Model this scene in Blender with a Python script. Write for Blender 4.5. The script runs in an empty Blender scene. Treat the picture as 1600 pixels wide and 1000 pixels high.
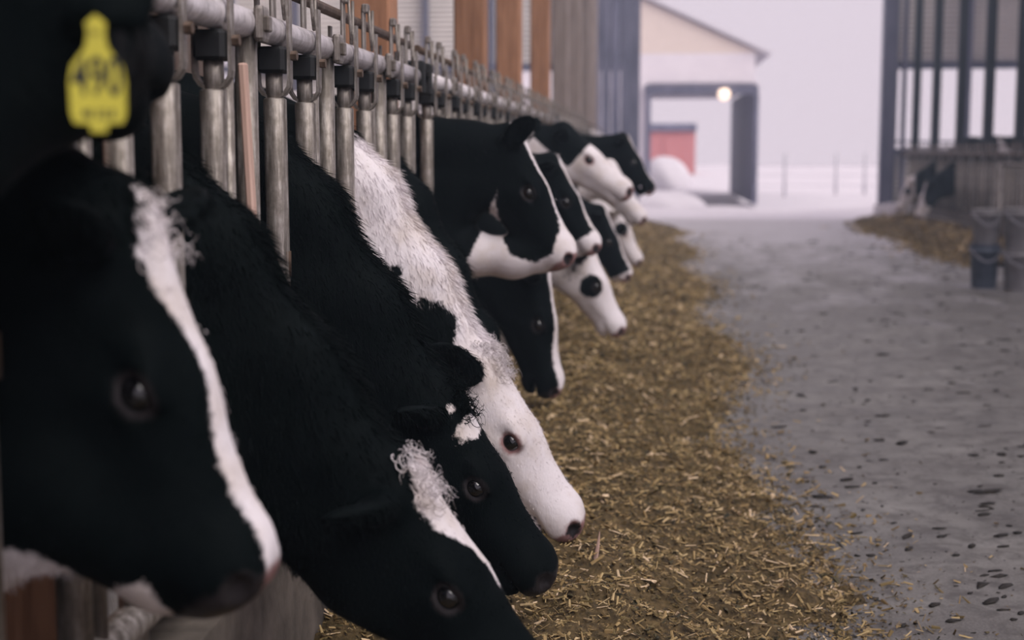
import bpy, bmesh, math, random
import numpy as np
from mathutils import Vector, Matrix

random.seed(7)
rng = np.random.default_rng(7)
PI = math.pi
S = bpy.context.scene
C = S.collection

# ------------------------------------------------------------------ camera, sky, sun, exposure
cam_d = bpy.data.cameras.new('camera')
cam = bpy.data.objects.new('camera', cam_d)
C.objects.link(cam)
cam_d.sensor_width = 36.0
cam_d.lens = 50.0
cam_d.clip_start = 0.05
cam_d.clip_end = 400
cam.location = (0, 0, 1.12)
PITCH, YAW = math.radians(6.80), math.radians(5.49)
cam.rotation_euler = (PI / 2 - PITCH, 0, YAW)
cam_d.dof.use_dof = True
cam_d.dof.focus_distance = 2.95
cam_d.dof.aperture_fstop = 2.8
S.camera = cam

world = bpy.data.worlds.new('overcast_sky')
S.world = world
world.use_nodes = True
bg = world.node_tree.nodes['Background']
bg.inputs[0].default_value = (0.80, 0.715, 0.835, 1)
bg.inputs[1].default_value = 1.0

sun_d = bpy.data.lights.new('sun', 'SUN')
sun_d.energy = 3.2
sun_d.angle = math.radians(50)
sun_d.color = (1.0, 0.94, 0.91)
sun = bpy.data.objects.new('sun', sun_d)
C.objects.link(sun)
sun.rotation_euler = Vector((-0.52, 0.40, -0.75)).to_track_quat('-Z', 'Y').to_euler()

S.view_settings.view_transform = 'Standard'
S.view_settings.look = 'None'
S.view_settings.gamma = 1
S.view_settings.use_curve_mapping = False
S.view_settings.exposure = 0.0

# ------------------------------------------------------------------ helpers
def link(o, parent=None):
    C.objects.link(o)
    if parent is not None:
        o.parent = parent
    return o

def tag(o, label=None, cat=None, group=None, kind=None):
    if label: o['label'] = label
    if cat: o['category'] = cat
    if group: o['group'] = group
    if kind: o['kind'] = kind
    return o

def empty(name, loc=(0, 0, 0), rz=0.0):
    o = bpy.data.objects.new(name, None)
    o.empty_display_size = 0.1
    o.location = loc
    o.rotation_euler = (0, 0, rz)
    C.objects.link(o)
    return o

class MB:
    """collects boxes, tubes and lathes into one mesh"""
    def __init__(self):
        self.v = []; self.f = []
    def add(self, vs, fs):
        n = len(self.v)
        self.v += [tuple(p) for p in vs]
        self.f += [tuple(i + n for i in f) for f in fs]
        return self
    def box(self, c, s, rot=None, bev=0.0):
        x, y, z = s[0] / 2, s[1] / 2, s[2] / 2
        b = min(bev, x * .9, y * .9, z * .9)
        if b <= 0:
            vs = [Vector((sx * x, sy * y, sz * z)) for sx in (-1, 1) for sy in (-1, 1) for sz in (-1, 1)]
            fs = [(0, 1, 3, 2), (4, 6, 7, 5), (0, 4, 5, 1), (2, 3, 7, 6), (0, 2, 6, 4), (1, 5, 7, 3)]
        else:
            ring = [(-x + b, -y), (x - b, -y), (x, -y + b), (x, y - b), (x - b, y), (-x + b, y), (-x, y - b), (-x, -y + b)]
            vs = []
            for zz, k in ((-z, 1 - b / max(x, y)), (-z + b, 1), (z - b, 1), (z, 1 - b / max(x, y))):
                vs += [Vector((p[0] * k, p[1] * k, zz)) for p in ring]
            fs = []
            for r in range(3):
                for i in range(8):
                    j = (i + 1) % 8
                    fs.append((r * 8 + i, r * 8 + j, r * 8 + 8 + j, r * 8 + 8 + i))
            fs.append(tuple(range(7, -1, -1))); fs.append(tuple(range(24, 32)))
        if rot is not None:
            vs = [rot @ p for p in vs]
        c = Vector(c)
        return self.add([p + c for p in vs], fs)
    def tube(self, pts, rs, n=10, cap=True):
        pts = [Vector(p) for p in pts]
        if not hasattr(rs, '__len__'): rs = [rs] * len(pts)
        vs = []; fs = []
        t0 = (pts[1] - pts[0]).normalized()
        u = t0.orthogonal().normalized()
        for i, p in enumerate(pts):
            t = (pts[min(i + 1, len(pts) - 1)] - pts[max(i - 1, 0)]).normalized()
            u = (u - t * u.dot(t)).normalized()
            w = t.cross(u)
            for k in range(n):
                a = 2 * PI * k / n
                vs.append(p + (u * math.cos(a) + w * math.sin(a)) * rs[i])
        for i in range(len(pts) - 1):
            for k in range(n):
                j = (k + 1) % n
                fs.append((i * n + k, i * n + j, (i + 1) * n + j, (i + 1) * n + k))
        if cap:
            fs.append(tuple(range(n - 1, -1, -1)))
            fs.append(tuple(range((len(pts) - 1) * n, len(pts) * n)))
        return self.add(vs, fs)
    def lathe(self, prof, n=24, c=(0, 0, 0)):
        vs = []; fs = []
        for r, z in prof:
            for k in range(n):
                a = 2 * PI * k / n
                vs.append((c[0] + r * math.cos(a), c[1] + r * math.sin(a), c[2] + z))
        for i in range(len(prof) - 1):
            for k in range(n):
                j = (k + 1) % n
                fs.append((i * n + k, i * n + j, (i + 1) * n + j, (i + 1) * n + k))
        fs.append(tuple(range(n - 1, -1, -1)))
        fs.append(tuple(range((len(prof) - 1) * n, len(prof) * n)))
        return self.add(vs, fs)
    def mesh(self, name, mat, smooth=False):
        me = bpy.data.meshes.new(name)
        me.from_pydata(self.v, [], self.f)
        me.materials.append(mat)
        if smooth:
            me.polygons.foreach_set('use_smooth', [len(p.vertices) < 6 for p in me.polygons])
        me.update()
        return me
    def build(self, name, mat, parent=None, smooth=False, loc=None):
        o = bpy.data.objects.new(name, self.mesh(name, mat, smooth))
        if loc is not None: o.location = loc
        return link(o, parent)

def inst(name, me, parent=None, loc=(0, 0, 0), rot=(0, 0, 0)):
    o = bpy.data.objects.new(name, me)
    o.location = loc; o.rotation_euler = rot
    return link(o, parent)

def np_mesh(name, verts, faces, mat, smooth=True, attrs=None):
    """verts (N,3), faces (M,3|4) numpy -> mesh, fast"""
    verts = np.ascontiguousarray(verts, np.float32); faces = np.ascontiguousarray(faces, np.int32)
    me = bpy.data.meshes.new(name)
    me.vertices.add(len(verts)); me.vertices.foreach_set('co', verts.ravel())
    k = faces.shape[1]
    me.loops.add(faces.size); me.loops.foreach_set('vertex_index', faces.ravel())
    me.polygons.add(len(faces))
    me.polygons.foreach_set('loop_start', np.arange(0, faces.size, k, dtype=np.int32))
    me.polygons.foreach_set('loop_total', np.full(len(faces), k, np.int32))
    me.polygons.foreach_set('use_smooth', np.full(len(faces), smooth, bool))
    me.materials.append(mat)
    for an, av in (attrs or {}).items():
        a = me.attributes.new(an, 'FLOAT', 'POINT')
        a.data.foreach_set('value', np.ascontiguousarray(av, np.float32))
    me.update(calc_edges=True)
    return me

# ------------------------------------------------------------------ materials
def nmat(name):
    m = bpy.data.materials.new(name)
    m.use_nodes = True
    nt = m.node_tree
    return m, nt, nt.nodes['Principled BSDF']

def N(nt, t, **kw):
    n = nt.nodes.new(t)
    for k, v in kw.items():
        setattr(n, k, v)
    return n

def coords(nt, scale=(1, 1, 1), kind='Object'):
    tc = N(nt, 'ShaderNodeTexCoord'); mp = N(nt, 'ShaderNodeMapping')
    nt.links.new(tc.outputs[kind], mp.inputs[0])
    mp.inputs['Scale'].default_value = scale
    return mp.outputs[0]

def noise(nt, vec, scale, detail=4, rough=0.6, dist=0.0):
    n = N(nt, 'ShaderNodeTexNoise')
    nt.links.new(vec, n.inputs['Vector'])
    n.inputs['Scale'].default_value = scale; n.inputs['Detail'].default_value = detail
    n.inputs['Roughness'].default_value = rough; n.inputs['Distortion'].default_value = dist
    return n.outputs['Fac']

def ramp(nt, fac, stops):
    r = N(nt, 'ShaderNodeValToRGB')
    el = r.color_ramp.elements
    while len(el) < len(stops): el.new(0.5)
    for e, (p, c) in zip(el, stops):
        e.position = p; e.color = (c[0], c[1], c[2], 1)
    nt.links.new(fac, r.inputs[0])
    return r.outputs[0]

def mix(nt, fac, a, b, blend='MIX'):
    m = N(nt, 'ShaderNodeMix', data_type='RGBA', blend_type=blend)
    for k, s in ((0, fac), (6, a), (7, b)):
        if hasattr(s, 'default_value') and not isinstance(s, (int, float, tuple)):
            nt.links.new(s, m.inputs[k])
        elif isinstance(s, tuple):
            m.inputs[k].default_value = (s[0], s[1], s[2], 1)
        else:
            m.inputs[k].default_value = s
    return m.outputs[2]

def math_n(nt, op, a, b=None, c=None, clamp=False):
    m = N(nt, 'ShaderNodeMath', operation=op, use_clamp=clamp)
    for k, s in enumerate((a, b, c)):
        if s is None: continue
        if isinstance(s, (int, float)): m.inputs[k].default_value = s
        else: nt.links.new(s, m.inputs[k])
    return m.outputs[0]

def bump(nt, bsdf, h, strength=0.3, dist=0.01):
    b = N(nt, 'ShaderNodeBump')
    b.inputs['Strength'].default_value = strength; b.inputs['Distance'].default_value = dist
    nt.links.new(h, b.inputs['Height']); nt.links.new(b.outputs[0], bsdf.inputs['Normal'])

def simple(name, stops, scale=8, vs=(1, 1, 1), rough=0.7, metal=0.0, bstr=0.25, bdist=0.005, spec=0.4, detail=5, kind='Object', rnd=0.0):
    m, nt, b = nmat(name)
    v = coords(nt, vs, kind)
    f = noise(nt, v, scale, detail)
    col = ramp(nt, f, stops)
    if rnd:
        oi = N(nt, 'ShaderNodeObjectInfo')
        g = math_n(nt, 'MULTIPLY_ADD', oi.outputs['Random'], rnd, 1 - rnd / 2)
        cc = N(nt, 'ShaderNodeCombineColor')
        for i in range(3): nt.links.new(g, cc.inputs[i])
        col = mix(nt, 1.0, col, cc.outputs[0], 'MULTIPLY')
    nt.links.new(col, b.inputs['Base Color'])
    b.inputs['Roughness'].default_value = rough; b.inputs['Metallic'].default_value = metal
    b.inputs['Specular IOR Level'].default_value = spec
    if bstr: bump(nt, b, f, bstr, bdist)
    return m

M = {}
M['wood'] = simple('weathered_brown_timber', [(0.25, (.19, .088, .048)), (0.55, (.37, .185, .105)), (0.8, (.52, .29, .18))], 5, (9, 9, .7), 0.8, bstr=.4, rnd=.35)
M['wood_hazed'] = simple('haze_greyed_timber', [(0.25, (.15, .115, .10)), (0.55, (.26, .21, .195)), (0.8, (.36, .31, .30))], 5, (9, 9, .7), 0.8, bstr=.4, rnd=.35)  # far post timber, with the haze of distance painted in as grey
M['wood_dark'] = simple('dark_timber', [(0.3, (.008, .012, .017)), (0.7, (.024, .030, .040))], 5, (9, 9, .7), 0.75, bstr=.3, rnd=.3)
M['pale_pink'] = simple('pale_pink_bar_and_stalk', [(0.3, (.45, .29, .23)), (0.7, (.66, .46, .38))], 6, (9, 9, .7), 0.65, bstr=.2)  # for the feed stalk, and the bar whose pink light is painted in
M['plank'] = simple('pen_planks', [(0.25, (.045, .026, .016)), (0.75, (.13, .08, .05))], 5, (6, 6, .6), 0.85, bstr=.4, rnd=.4)
M['siding'] = simple('grey_siding', [(0.3, (.62, .585, .56)), (0.7, (.78, .735, .705))], 1.6, (1, 1, 1), 0.55, bstr=.05)
M['jamb'] = simple('blue_grey_door_jamb', [(0.3, (.10, .105, .16)), (0.7, (.19, .19, .27))], 3, (2, 2, .6), 0.6, bstr=.1, rnd=.3)
M['white_wall'] = simple('white_painted_wall', [(0.3, (.78, .74, .80)), (0.7, (.86, .82, .87))], 2, rough=0.8, bstr=.05)
M['tan_gable'] = simple('tan_gable_boards', [(0.3, (.76, .66, .60)), (0.7, (.82, .72, .66))], 3, (1, 1, 4), 0.8, bstr=.1)
M['red_wall'] = simple('faded_red_boards', [(0.3, (.44, .17, .18)), (0.7, (.55, .24, .25))], 3, (4, 4, .5), 0.7, bstr=.1)
M['snow'] = simple('snow', [(0.3, (.57, .545, .60)), (0.7, (.64, .615, .665))], .8, rough=0.9, bstr=.5, bdist=.06)
M['roof'] = simple('grey_roof_sheet', [(0.3, (.20, .20, .22)), (0.7, (.30, .30, .32))], 2, rough=0.5, bstr=.05)
M['rubber'] = simple('black_rubber', [(0.3, (.006, .007, .008)), (0.7, (.016, .017, .018))], 20, rough=0.6, bstr=.1)
M['pail_grey'] = simple('grey_plastic_pail', [(0.3, (.26, .25, .26)), (0.7, (.36, .345, .35))], 6, rough=0.5, bstr=.05)
M['pail_blue'] = simple('slate_blue_plastic_pail', [(0.3, (.075, .095, .135)), (0.7, (.12, .145, .19))], 6, rough=0.5, bstr=.05)
M['concrete_curb'] = simple('dirty_concrete_curb', [(0.25, (.05, .042, .035)), (0.75, (.20, .17, .145))], 9, rough=0.9, bstr=.6, bdist=.01)
M['manure'] = simple('dark_manure', [(0.3, (.010, .0085, .007)), (0.7, (.034, .028, .022))], 30, rough=0.85, bstr=.5)
M['feed_bed'] = simple('silage_bed', [(0.25, (.030, .021, .009)), (0.5, (.10, .068, .027)), (0.75, (.22, .15, .065))], 45, rough=0.95, bstr=1.0, bdist=.02, detail=8)
M['wire'] = simple('fence_steel', [(0.3, (.42, .41, .46)), (0.7, (.52, .51, .56))], 8, rough=0.6, bstr=0)

def m_steel(name, cols, metal=.75, rough=.38):
    m, nt, b = nmat(name)
    v = coords(nt, (14, 14, 1.6)); v2 = coords(nt, (1, 1, 1))
    f = noise(nt, v, 6, 6, .65); f2 = noise(nt, v2, 26, 5, .7); f3 = noise(nt, v2, 2.3, 3)
    c = ramp(nt, f, [(.3, cols[0]), (.52, cols[1]), (.72, cols[2])])
    dirt = ramp(nt, math_n(nt, 'ADD', math_n(nt, 'MULTIPLY', f2, .6), math_n(nt, 'MULTIPLY', f3, .4)), [(.45, (0, 0, 0)), (.62, (1, 1, 1))])
    c = mix(nt, math_n(nt, 'MULTIPLY', dirt, .65), c, (.075, .058, .040))
    nt.links.new(c, b.inputs['Base Color'])
    b.inputs['Metallic'].default_value = metal
    nt.links.new(math_n(nt, 'MULTIPLY_ADD', f2, .35, rough - .12), b.inputs['Roughness'])
    bump(nt, b, f2, .15, .003)
    return m
M['steel'] = m_steel('galvanised_pipe', [(.07, .060, .050), (.28, .25, .225), (.62, .58, .55)], .45, .42)
M['rail'] = m_steel('bright_galvanised_rail', [(.66, .61, .62), (.84, .79, .81), (.93, .89, .91)], .30, .30)
M['rust'] = m_steel('rusty_steel', [(.06, .035, .022), (.13, .085, .06), (.24, .18, .15)], .4, .55)

# concrete feed alley floor
def m_floor():
    m, nt, b = nmat('dirty_concrete_floor')
    v = coords(nt)
    big = noise(nt, v, .55, 5, .6); med = noise(nt, v, 3.2, 6, .65, .4); fine = noise(nt, v, 38, 5, .7)
    vs = coords(nt, (.6, 2.6, 1)); streak = noise(nt, vs, 1.6, 5, .6, .3)
    c = ramp(nt, med, [(.28, (.055, .052, .046)), (.46, (.128, .123, .112)), (.70, (.24, .232, .216))])
    c = mix(nt, math_n(nt, 'MULTIPLY', ramp(nt, streak, [(.48, (0, 0, 0)), (.66, (1, 1, 1))]), .65), c, (.060, .052, .044))
    c = mix(nt, math_n(nt, 'MULTIPLY', ramp(nt, big, [(.5, (0, 0, 0)), (.68, (1, 1, 1))]), .5), c, (.075, .067, .060))
    c = mix(nt, ramp(nt, fine, [(.60, (0, 0, 0)), (.68, (1, 1, 1))]), c, (.040, .034, .029))
    grit = noise(nt, v, 150, 3, .8); mott = noise(nt, v, 11, 6, .75, .6)
    c = mix(nt, math_n(nt, 'MULTIPLY', ramp(nt, grit, [(.40, (0, 0, 0)), (.64, (1, 1, 1))]), .48), c, (.28, .266, .250))
    c = mix(nt, math_n(nt, 'MULTIPLY', ramp(nt, mott, [(.47, (0, 0, 0)), (.60, (1, 1, 1))]), .62), c, (.045, .039, .033))
    # tracked-in snow patches that also paint the door's brightness into the far floor
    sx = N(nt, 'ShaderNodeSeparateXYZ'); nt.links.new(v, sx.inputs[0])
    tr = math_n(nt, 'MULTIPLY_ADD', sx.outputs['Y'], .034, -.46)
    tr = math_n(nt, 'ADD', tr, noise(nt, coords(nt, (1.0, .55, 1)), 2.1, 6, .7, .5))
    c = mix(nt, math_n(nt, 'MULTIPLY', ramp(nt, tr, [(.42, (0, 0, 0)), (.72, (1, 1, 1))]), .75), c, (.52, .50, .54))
    nt.links.new(c, b.inputs['Base Color'])
    nt.links.new(math_n(nt, 'MULTIPLY_ADD', med, .4, .32), b.inputs['Roughness'])
    b.inputs['Specular IOR Level'].default_value = .35
    bump(nt, b, math_n(nt, 'ADD', math_n(nt, 'MULTIPLY', med, .7), math_n(nt, 'MULTIPLY', fine, .3)), .30, .008)
    return m
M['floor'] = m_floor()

# chopped silage flakes: colour per flake from an attribute
def m_flake():
    m, nt, b = nmat('chopped_silage')
    a = N(nt, 'ShaderNodeAttribute', attribute_name='tone')
    c = ramp(nt, a.outputs['Fac'], [(0, (.018, .017, .007)), (.20, (.070, .056, .021)), (.38, (.15, .096, .034)), (.50, (.17, .125, .045)), (.62, (.30, .20, .080)), (.86, (.50, .37, .17)), (1, (.74, .56, .36))])
    nt.links.new(c, b.inputs['Base Color'])
    b.inputs['Roughness'].default_value = .75
    return m
M['flake'] = m_flake()

# cow coat: black and white from the attribute 'white' (a signed distance to the edge of the marking)
def m_coat(name, pink):
    m, nt, b = nmat(name)
    v = coords(nt)
    aw = N(nt, 'ShaderNodeAttribute', attribute_name='white'); asn = N(nt, 'ShaderNodeAttribute', attribute_name='skin')
    n1 = noise(nt, v, 60, 4, .7); n2 = noise(nt, v, 9, 4, .6); nf = noise(nt, coords(nt, (1, 1, .35)), 220, 3, .6)
    e = math_n(nt, 'MULTIPLY_ADD', math_n(nt, 'SUBTRACT', n1, .5), .030, aw.outputs['Fac'])
    w = math_n(nt, 'MULTIPLY_ADD', e, 140, .5, clamp=True)
    blk = ramp(nt, n2, [(.3, (.0016, .0032, .0036)), (.7, (.0036, .0058, .0062))])
    wht = ramp(nt, n2, [(.28, (.60, .53, .49)), (.55, (.75, .70, .72)), (.8, (.79, .745, .775))])
    col = mix(nt, w, blk, wht)
    sk = mix(nt, math_n(nt, 'MULTIPLY', w, 1.0), (.022, .019, .020), pink)
    s = math_n(nt, 'MULTIPLY_ADD', math_n(nt, 'ADD', asn.outputs['Fac'], math_n(nt, 'MULTIPLY', math_n(nt, 'SUBTRACT', n1, .5), .02)), 90, .5, clamp=True)
    col = mix(nt, s, col, sk)
    nt.links.new(col, b.inputs['Base Color'])
    nt.links.new(math_n(nt, 'MULTIPLY_ADD', s, -.25, .62), b.inputs['Roughness'])
    nt.links.new(math_n(nt, 'MULTIPLY_ADD', s, .12, .025), b.inputs['Specular IOR Level'])
    bump(nt, b, math_n(nt, 'ADD', math_n(nt, 'MULTIPLY', nf, .6), math_n(nt, 'MULTIPLY', n1, .5)), .35, .006)
    return m
M['coat'] = m_coat('holstein_coat', (.30, .17, .165))

def m_plain(name, col, rough=.4, spec=.5, emis=None):
    m, nt, b = nmat(name)
    f = noise(nt, coords(nt), 14, 3)
    c = ramp(nt, f, [(.3, tuple(x * .85 for x in col)), (.7, col)])
    nt.links.new(c, b.inputs['Base Color'])
    b.inputs['Roughness'].default_value = rough; b.inputs['Specular IOR Level'].default_value = spec
    if emis:
        b.inputs['Emission Color'].default_value = (*emis[0], 1); b.inputs['Emission Strength'].default_value = emis[1]
    return m
M['eye'] = m_plain('wet_dark_eye', (.004, .004, .005), .03, .8)
M['eyewhite'] = m_plain('eye_white', (.40, .30, .31), .2, .5)
M['tag'] = m_plain('yellow_tag_plastic', (.62, .55, .05), .4)
M['ink'] = m_plain('black_ink', (.012, .013, .010), .6)
M['orange'] = m_plain('orange_tag_plastic', (.42, .14, .03), .45)
M['bulb'] = m_plain('lit_lamp_glass', (.9, .7, .55), .3, .5, ((1.0, .78, .62), 1.6))

# ------------------------------------------------------------------ the setting
YEND = 23.8
XL, XR, YB = -7.2, 8.6, -5.0
def struct(name, mb, mat, parent=None, label=None, smooth=False):
    o = mb.build(name, mat, parent, smooth)
    if parent is None:
        o['kind'] = 'structure'
    if label: o['label'] = label
    return o

# concrete floor of the barn
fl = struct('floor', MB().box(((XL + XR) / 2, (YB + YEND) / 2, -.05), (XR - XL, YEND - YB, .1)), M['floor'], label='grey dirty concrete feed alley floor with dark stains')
struct('trim_1', MB().box((-.755, (YB + 22.2) / 2, .19), (.17, 22.2 - YB, .38), bev=.02), M['concrete_curb'], label='low concrete curb under the row of headlocks')
struct('trim_2', MB().box((4.08, (13.6 + YEND) / 2, .16), (.16, YEND - 13.6, .32), bev=.02), M['concrete_curb'], label='low concrete curb under the far stalls across the alley')

# snowy yard
def yard():
    nx, ny = 70, 60
    xs = np.linspace(-30, 45, nx); ys = YEND + .0 + (np.linspace(0, 1, ny) ** 1.6) * 75
    X, Y = np.meshgrid(xs, ys, indexing='ij')
    Z = -.03 + .05 * np.sin(X * .7 + Y * .3) * np.clip((Y - YEND) / 4, 0, 1) + .04 * np.sin(X * 1.9 - Y * 1.1) * np.clip((Y - YEND) / 4, 0, 1) + .10 * np.clip((Y - 40) / 10, 0, 1)
    Z += .25 * np.exp(-((X - 6.5) / 2.2) ** 2 - ((Y - 27.5) / 1.5) ** 2)
    V = np.stack([X, Y, Z], -1).reshape(-1, 3)
    i = (np.arange(nx - 1)[:, None] * ny + np.arange(ny - 1)[None]).ravel()
    F = np.stack([i, i + ny, i + ny + 1, i + 1], 1)
    o = inst('snow_ground', np_mesh('snow_ground', V, F, M['snow'], True))
    tag(o, 'snow covered yard outside the open barn door', kind='structure')
yard()
sg = MB().box(((XR + 45) / 2, 9, -.12), (45 - XR, 40, .1)).build('snow_bank_ground', M['snow']); tag(sg, 'snow covered ground along the side of the barn', kind='structure')

# end wall with the open doorway, corrugated siding above and below an open band
wall_end = empty('wall_end', (0, YEND, 0)); wall_end['kind'] = 'structure'; wall_end['label'] = 'grey corrugated end wall with open window band'
def corr_sheet(w, h):
    """horizontally ribbed sheet in the xz plane, origin at the lower left corner"""
    n = max(int(h / .04), 2)
    mb = MB(); vs = []; fs = []
    for i in range(n + 1):
        z = h * i / n; y = .012 * (1 if i % 2 else -1)
        for yy in (y - .008, y + .008): vs += [(0, yy, z), (w, yy, z)]
    for i in range(n):
        a = i * 4
        fs += [(a, a + 1, a + 5, a + 4), (a + 2, a + 6, a + 7, a + 3), (a, a + 4, a + 6, a + 2), (a + 1, a + 3, a + 7, a + 5)]
    fs += [(0, 2, 3, 1), (n * 4, n * 4 + 1, n * 4 + 3, n * 4 + 2)]
    return mb.add(vs, fs).mesh('siding_sheet', M['siding'])
UP, LOW, MIDS = corr_sheet(1.1, 3.4), corr_sheet(1.1, 1.08), corr_sheet(1.1, 1.44)
DX0, DX1 = -.17, 3.72
for x in [DX0 - .2 - 1.1 * k for k in range(1, 7)] + [DX1 + .26 + 1.1 * k for k in range(0, 5)]:
    inst('siding_sheet', UP, wall_end, (x, .06, 2.50)); inst('siding_sheet', LOW, wall_end, (x, .06, 0.0))
    if x < -3.6: inst('siding_sheet', MIDS, wall_end, (x, .06, 1.07))
STUD = MB().box((0, 0, 2.5), (.09, .14, 5.0), bev=.008).mesh('stud', M['jamb'])
for x in [DX0 - .25 - 1.1 * k for k in range(1, 7)] + [DX1 + .26 + 1.1 * k for k in range(1, 5)]:
    inst('stud', STUD, wall_end, (x, -.04, 0))
for x0, x1 in ((XL, DX0 - .2), (DX1 + .24, XR)):
    for z, h in ((2.48, .12), (1.10, .10), (1.26, .035)):
        MB().box(((x0 + x1) / 2, -.03, z), (x1 - x0, .10 if h > .05 else .03, h), bev=.006).build('girt', M['jamb'], wall_end)
door = empty('door_1', (0, YEND, 0)); door['kind'] = 'structure'; door['label'] = 'tall open drive-through doorway with blue-grey jambs'
for x, w in ((DX0 - .10, .20), (DX1 + .12, .24)):
    MB().box((x, -.05, 2.6), (w, .22, 5.2), bev=.01).build('jamb', M['jamb'], door)
for x in (DX0 - .26, DX0 - .42, DX1 + .34):
    MB().box((x, -.16, 2.6), (.07, .10, 5.2), bev=.01).build('track_post', M['jamb'], door)
MB().box(((DX0 + DX1) / 2, 0, 5.0), (DX1 - DX0 + .6, .16, .5), bev=.01).build('header', M['jamb'], door)
# a sliding door leaf stands open against the left part of the wall, seen edge on
for k in range(8):
    MB().box((DX0 - .24 - .155 * k, -.255, 2.45), (.145, .045, 4.7), bev=.006).build('door_board', M['jamb'], door)

# back and side walls of planks; the right side is open above a low wall
def plank_wall(name, label, horizontal_x, span, h, along_y, pitch=.25, z0=0.0, mat='plank'):
    w = empty(name); w['kind'] = 'structure'; w['label'] = label
    PM = MB().box((0, 0, h / 2), ((.035, pitch - .008, h) if along_y else (pitch - .008, .035, h)), bev=.004).mesh('plank', M[mat])
    n = int((span[1] - span[0]) / pitch)
    for k in range(n):
        t = span[0] + pitch * (k + .5)
        inst('plank', PM, w, (horizontal_x, t, z0 + .004 * (k % 3)) if along_y else (t, horizontal_x, z0 + .004 * (k % 3)))
    return w
plank_wall('wall_left', 'dark vertical plank wall behind the cows', XL, (YB, YEND), 4.0, True, .32)
plank_wall('wall_back', 'plank wall at the near end of the barn', YB, (XL, -1.2), 4.0, False, .32)
plank_wall('wall_right', 'low plank wall under the open side of the barn', XR, (YB, YEND), .9, True, .32)

# roof: two slopes with a wide ridge gap above the alley, made up to let light in
def slope(name, x0, z0, x1, z1, label, ya=YB, yb=YEND):
    L = math.hypot(x1 - x0, z1 - z0)
    rot = Matrix.Rotation(-math.atan2(z1 - z0, x1 - x0), 3, 'Y')
    return struct(name, MB().box(((x0 + x1) / 2, (ya + yb) / 2, (z0 + z1) / 2), (L, yb - ya, .06), rot), M['roof'], label=label)
slope('roof', XL - .4, 4.0, -1.0, 5.6, 'grey sheet roof over the cow pen', YB, 17.5)  # stops short of the far bay, left open to light the end wall
slope('roof', 5.0, 5.4, XR + .4, 4.5, 'grey sheet roof over the far stalls')
for y in np.arange(YB + .5, YEND, 3.6):
    o = MB().box((2.0, y, 5.55), (6.4, .10, .20), bev=.01).build('roof_beam', M['wood_dark']); tag(o, 'timber beam across the ridge gap added for light', kind='structure')

# ------------------------------------------------------------------ timber posts behind the headlocks
POST = MB().box((0, 0, 2.75), (.15, .15, 5.5), bev=.008).mesh('timber_post', M['wood'])
POSTG = POST.copy(); POSTG.materials[0] = M['wood_hazed']
for k, y in enumerate((1.89, 4.41, 6.93, 8.82, 11.34, 13.86, 16.38, 18.9, 21.4)):
    o = inst('timber_post', POST if y < 13 else POSTG, None, (-.865, y, 0))
    o['kind'] = 'structure'; o['label'] = 'square brown timber post behind the cow headlocks' if y < 13 else 'timber post with haze painted in as grey, behind the far headlocks'
POSTR = MB().box((0, 0, 2.6), (.115, .115, 5.2), bev=.008).mesh('dark_post', M['wood_dark'])
for y in (8.5, 10.5, 12.3, 13.7, 15.27, 16.82, 18.4, 20.0, 21.72, 23.3):
    o = inst('dark_post', POSTR, None, (4.20, y, 0)); o['kind'] = 'structure'; o['label'] = 'dark timber post in the stall row across the alley'
for y in np.arange(YB + 1, YEND, 3.6):
    o = inst('dark_post', POSTR, None, (XR - .15, y, 0)); o['kind'] = 'structure'; o['label'] = 'dark timber post along the open side of the barn'

# ------------------------------------------------------------------ headlock sections
PITCH_S = .63
XH = -.72
ZR = 1.345
def ushape():
    """flat steel strap hanging over the rail, closed round the bottom"""
    mb = MB(); pts = []
    zt, zb, hw = .065, -.125, .031
    pts = [(-hw, zt), (-hw, zb + hw)] + [(-hw * math.cos(a), zb + hw - hw * math.sin(a)) for a in np.linspace(.35, PI - .35, 6)] + [(hw, zb + hw), (hw, zt)]
    vs = []; fs = []
    n = len(pts)
    for i, (x, z) in enumerate(pts):
        a = pts[max(i - 1, 0)]; b = pts[min(i + 1, n - 1)]
        t = Vector((b[0] - a[0], b[1] - a[1])).normalized(); nx, nz = -t.y * .003, t.x * .003
        for yy in (-.011, .011):
            vs += [(x - nx, yy, z - nz), (x + nx, yy, z + nz)]
    for i in range(n - 1):
        a = i * 4; b = a + 4
        fs += [(a, b, b + 2, a + 2), (a + 1, a + 3, b + 3, b + 1), (a, a + 1, b + 1, b), (a + 2, b + 2, b + 3, a + 3)]
    fs += [(0, 2, 3, 1), (n * 4 - 4, n * 4 - 3, n * 4 - 1, n * 4 - 2)]
    return mb.add(vs, fs).mesh('strap', M['steel'])
STRAP = ushape()
BOLT = MB().tube([(0.031, 0, 0), (.046, 0, 0)], .0095, 6).mesh('bolt', M['rust'])
BLOCK = MB().box((0, 0, -.053), (.052, .060, .050), bev=.006).mesh('rubber_bumper', M['rubber'])
NECKP = MB().tube([(0, 0, -.07), (0, 0, -.14)], .0165, 12).mesh('pivot_pin', M['steel'], True)
BAR = MB().tube([(0, 0, -.125), (0, 0, -.128), (0, 0, -.86)], [.019, .0225, .0225], 16).mesh('locking_bar', M['steel'], True)
GUIDE = MB().tube([(0, 0, -.105), (0, 0, -.87)], .0125, 10).mesh('guide_bar', M['steel'], True)
UPR = MB().tube([(0, 0, .01), (0, 0, -.97)], .0205, 16).mesh('upright', M['steel'], True)
CLAMP = MB().box((.030, 0, -.002), (.016, .056, .062), bev=.006).box((.040, 0, -.002), (.014, .026, .028), bev=.003).mesh('clamp_plate', M['steel'])
SLEEVE = MB().tube([(0, 0, -.42), (0, 0, -.47)], .0265, 14).mesh('sleeve', M['rust'], True)
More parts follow.
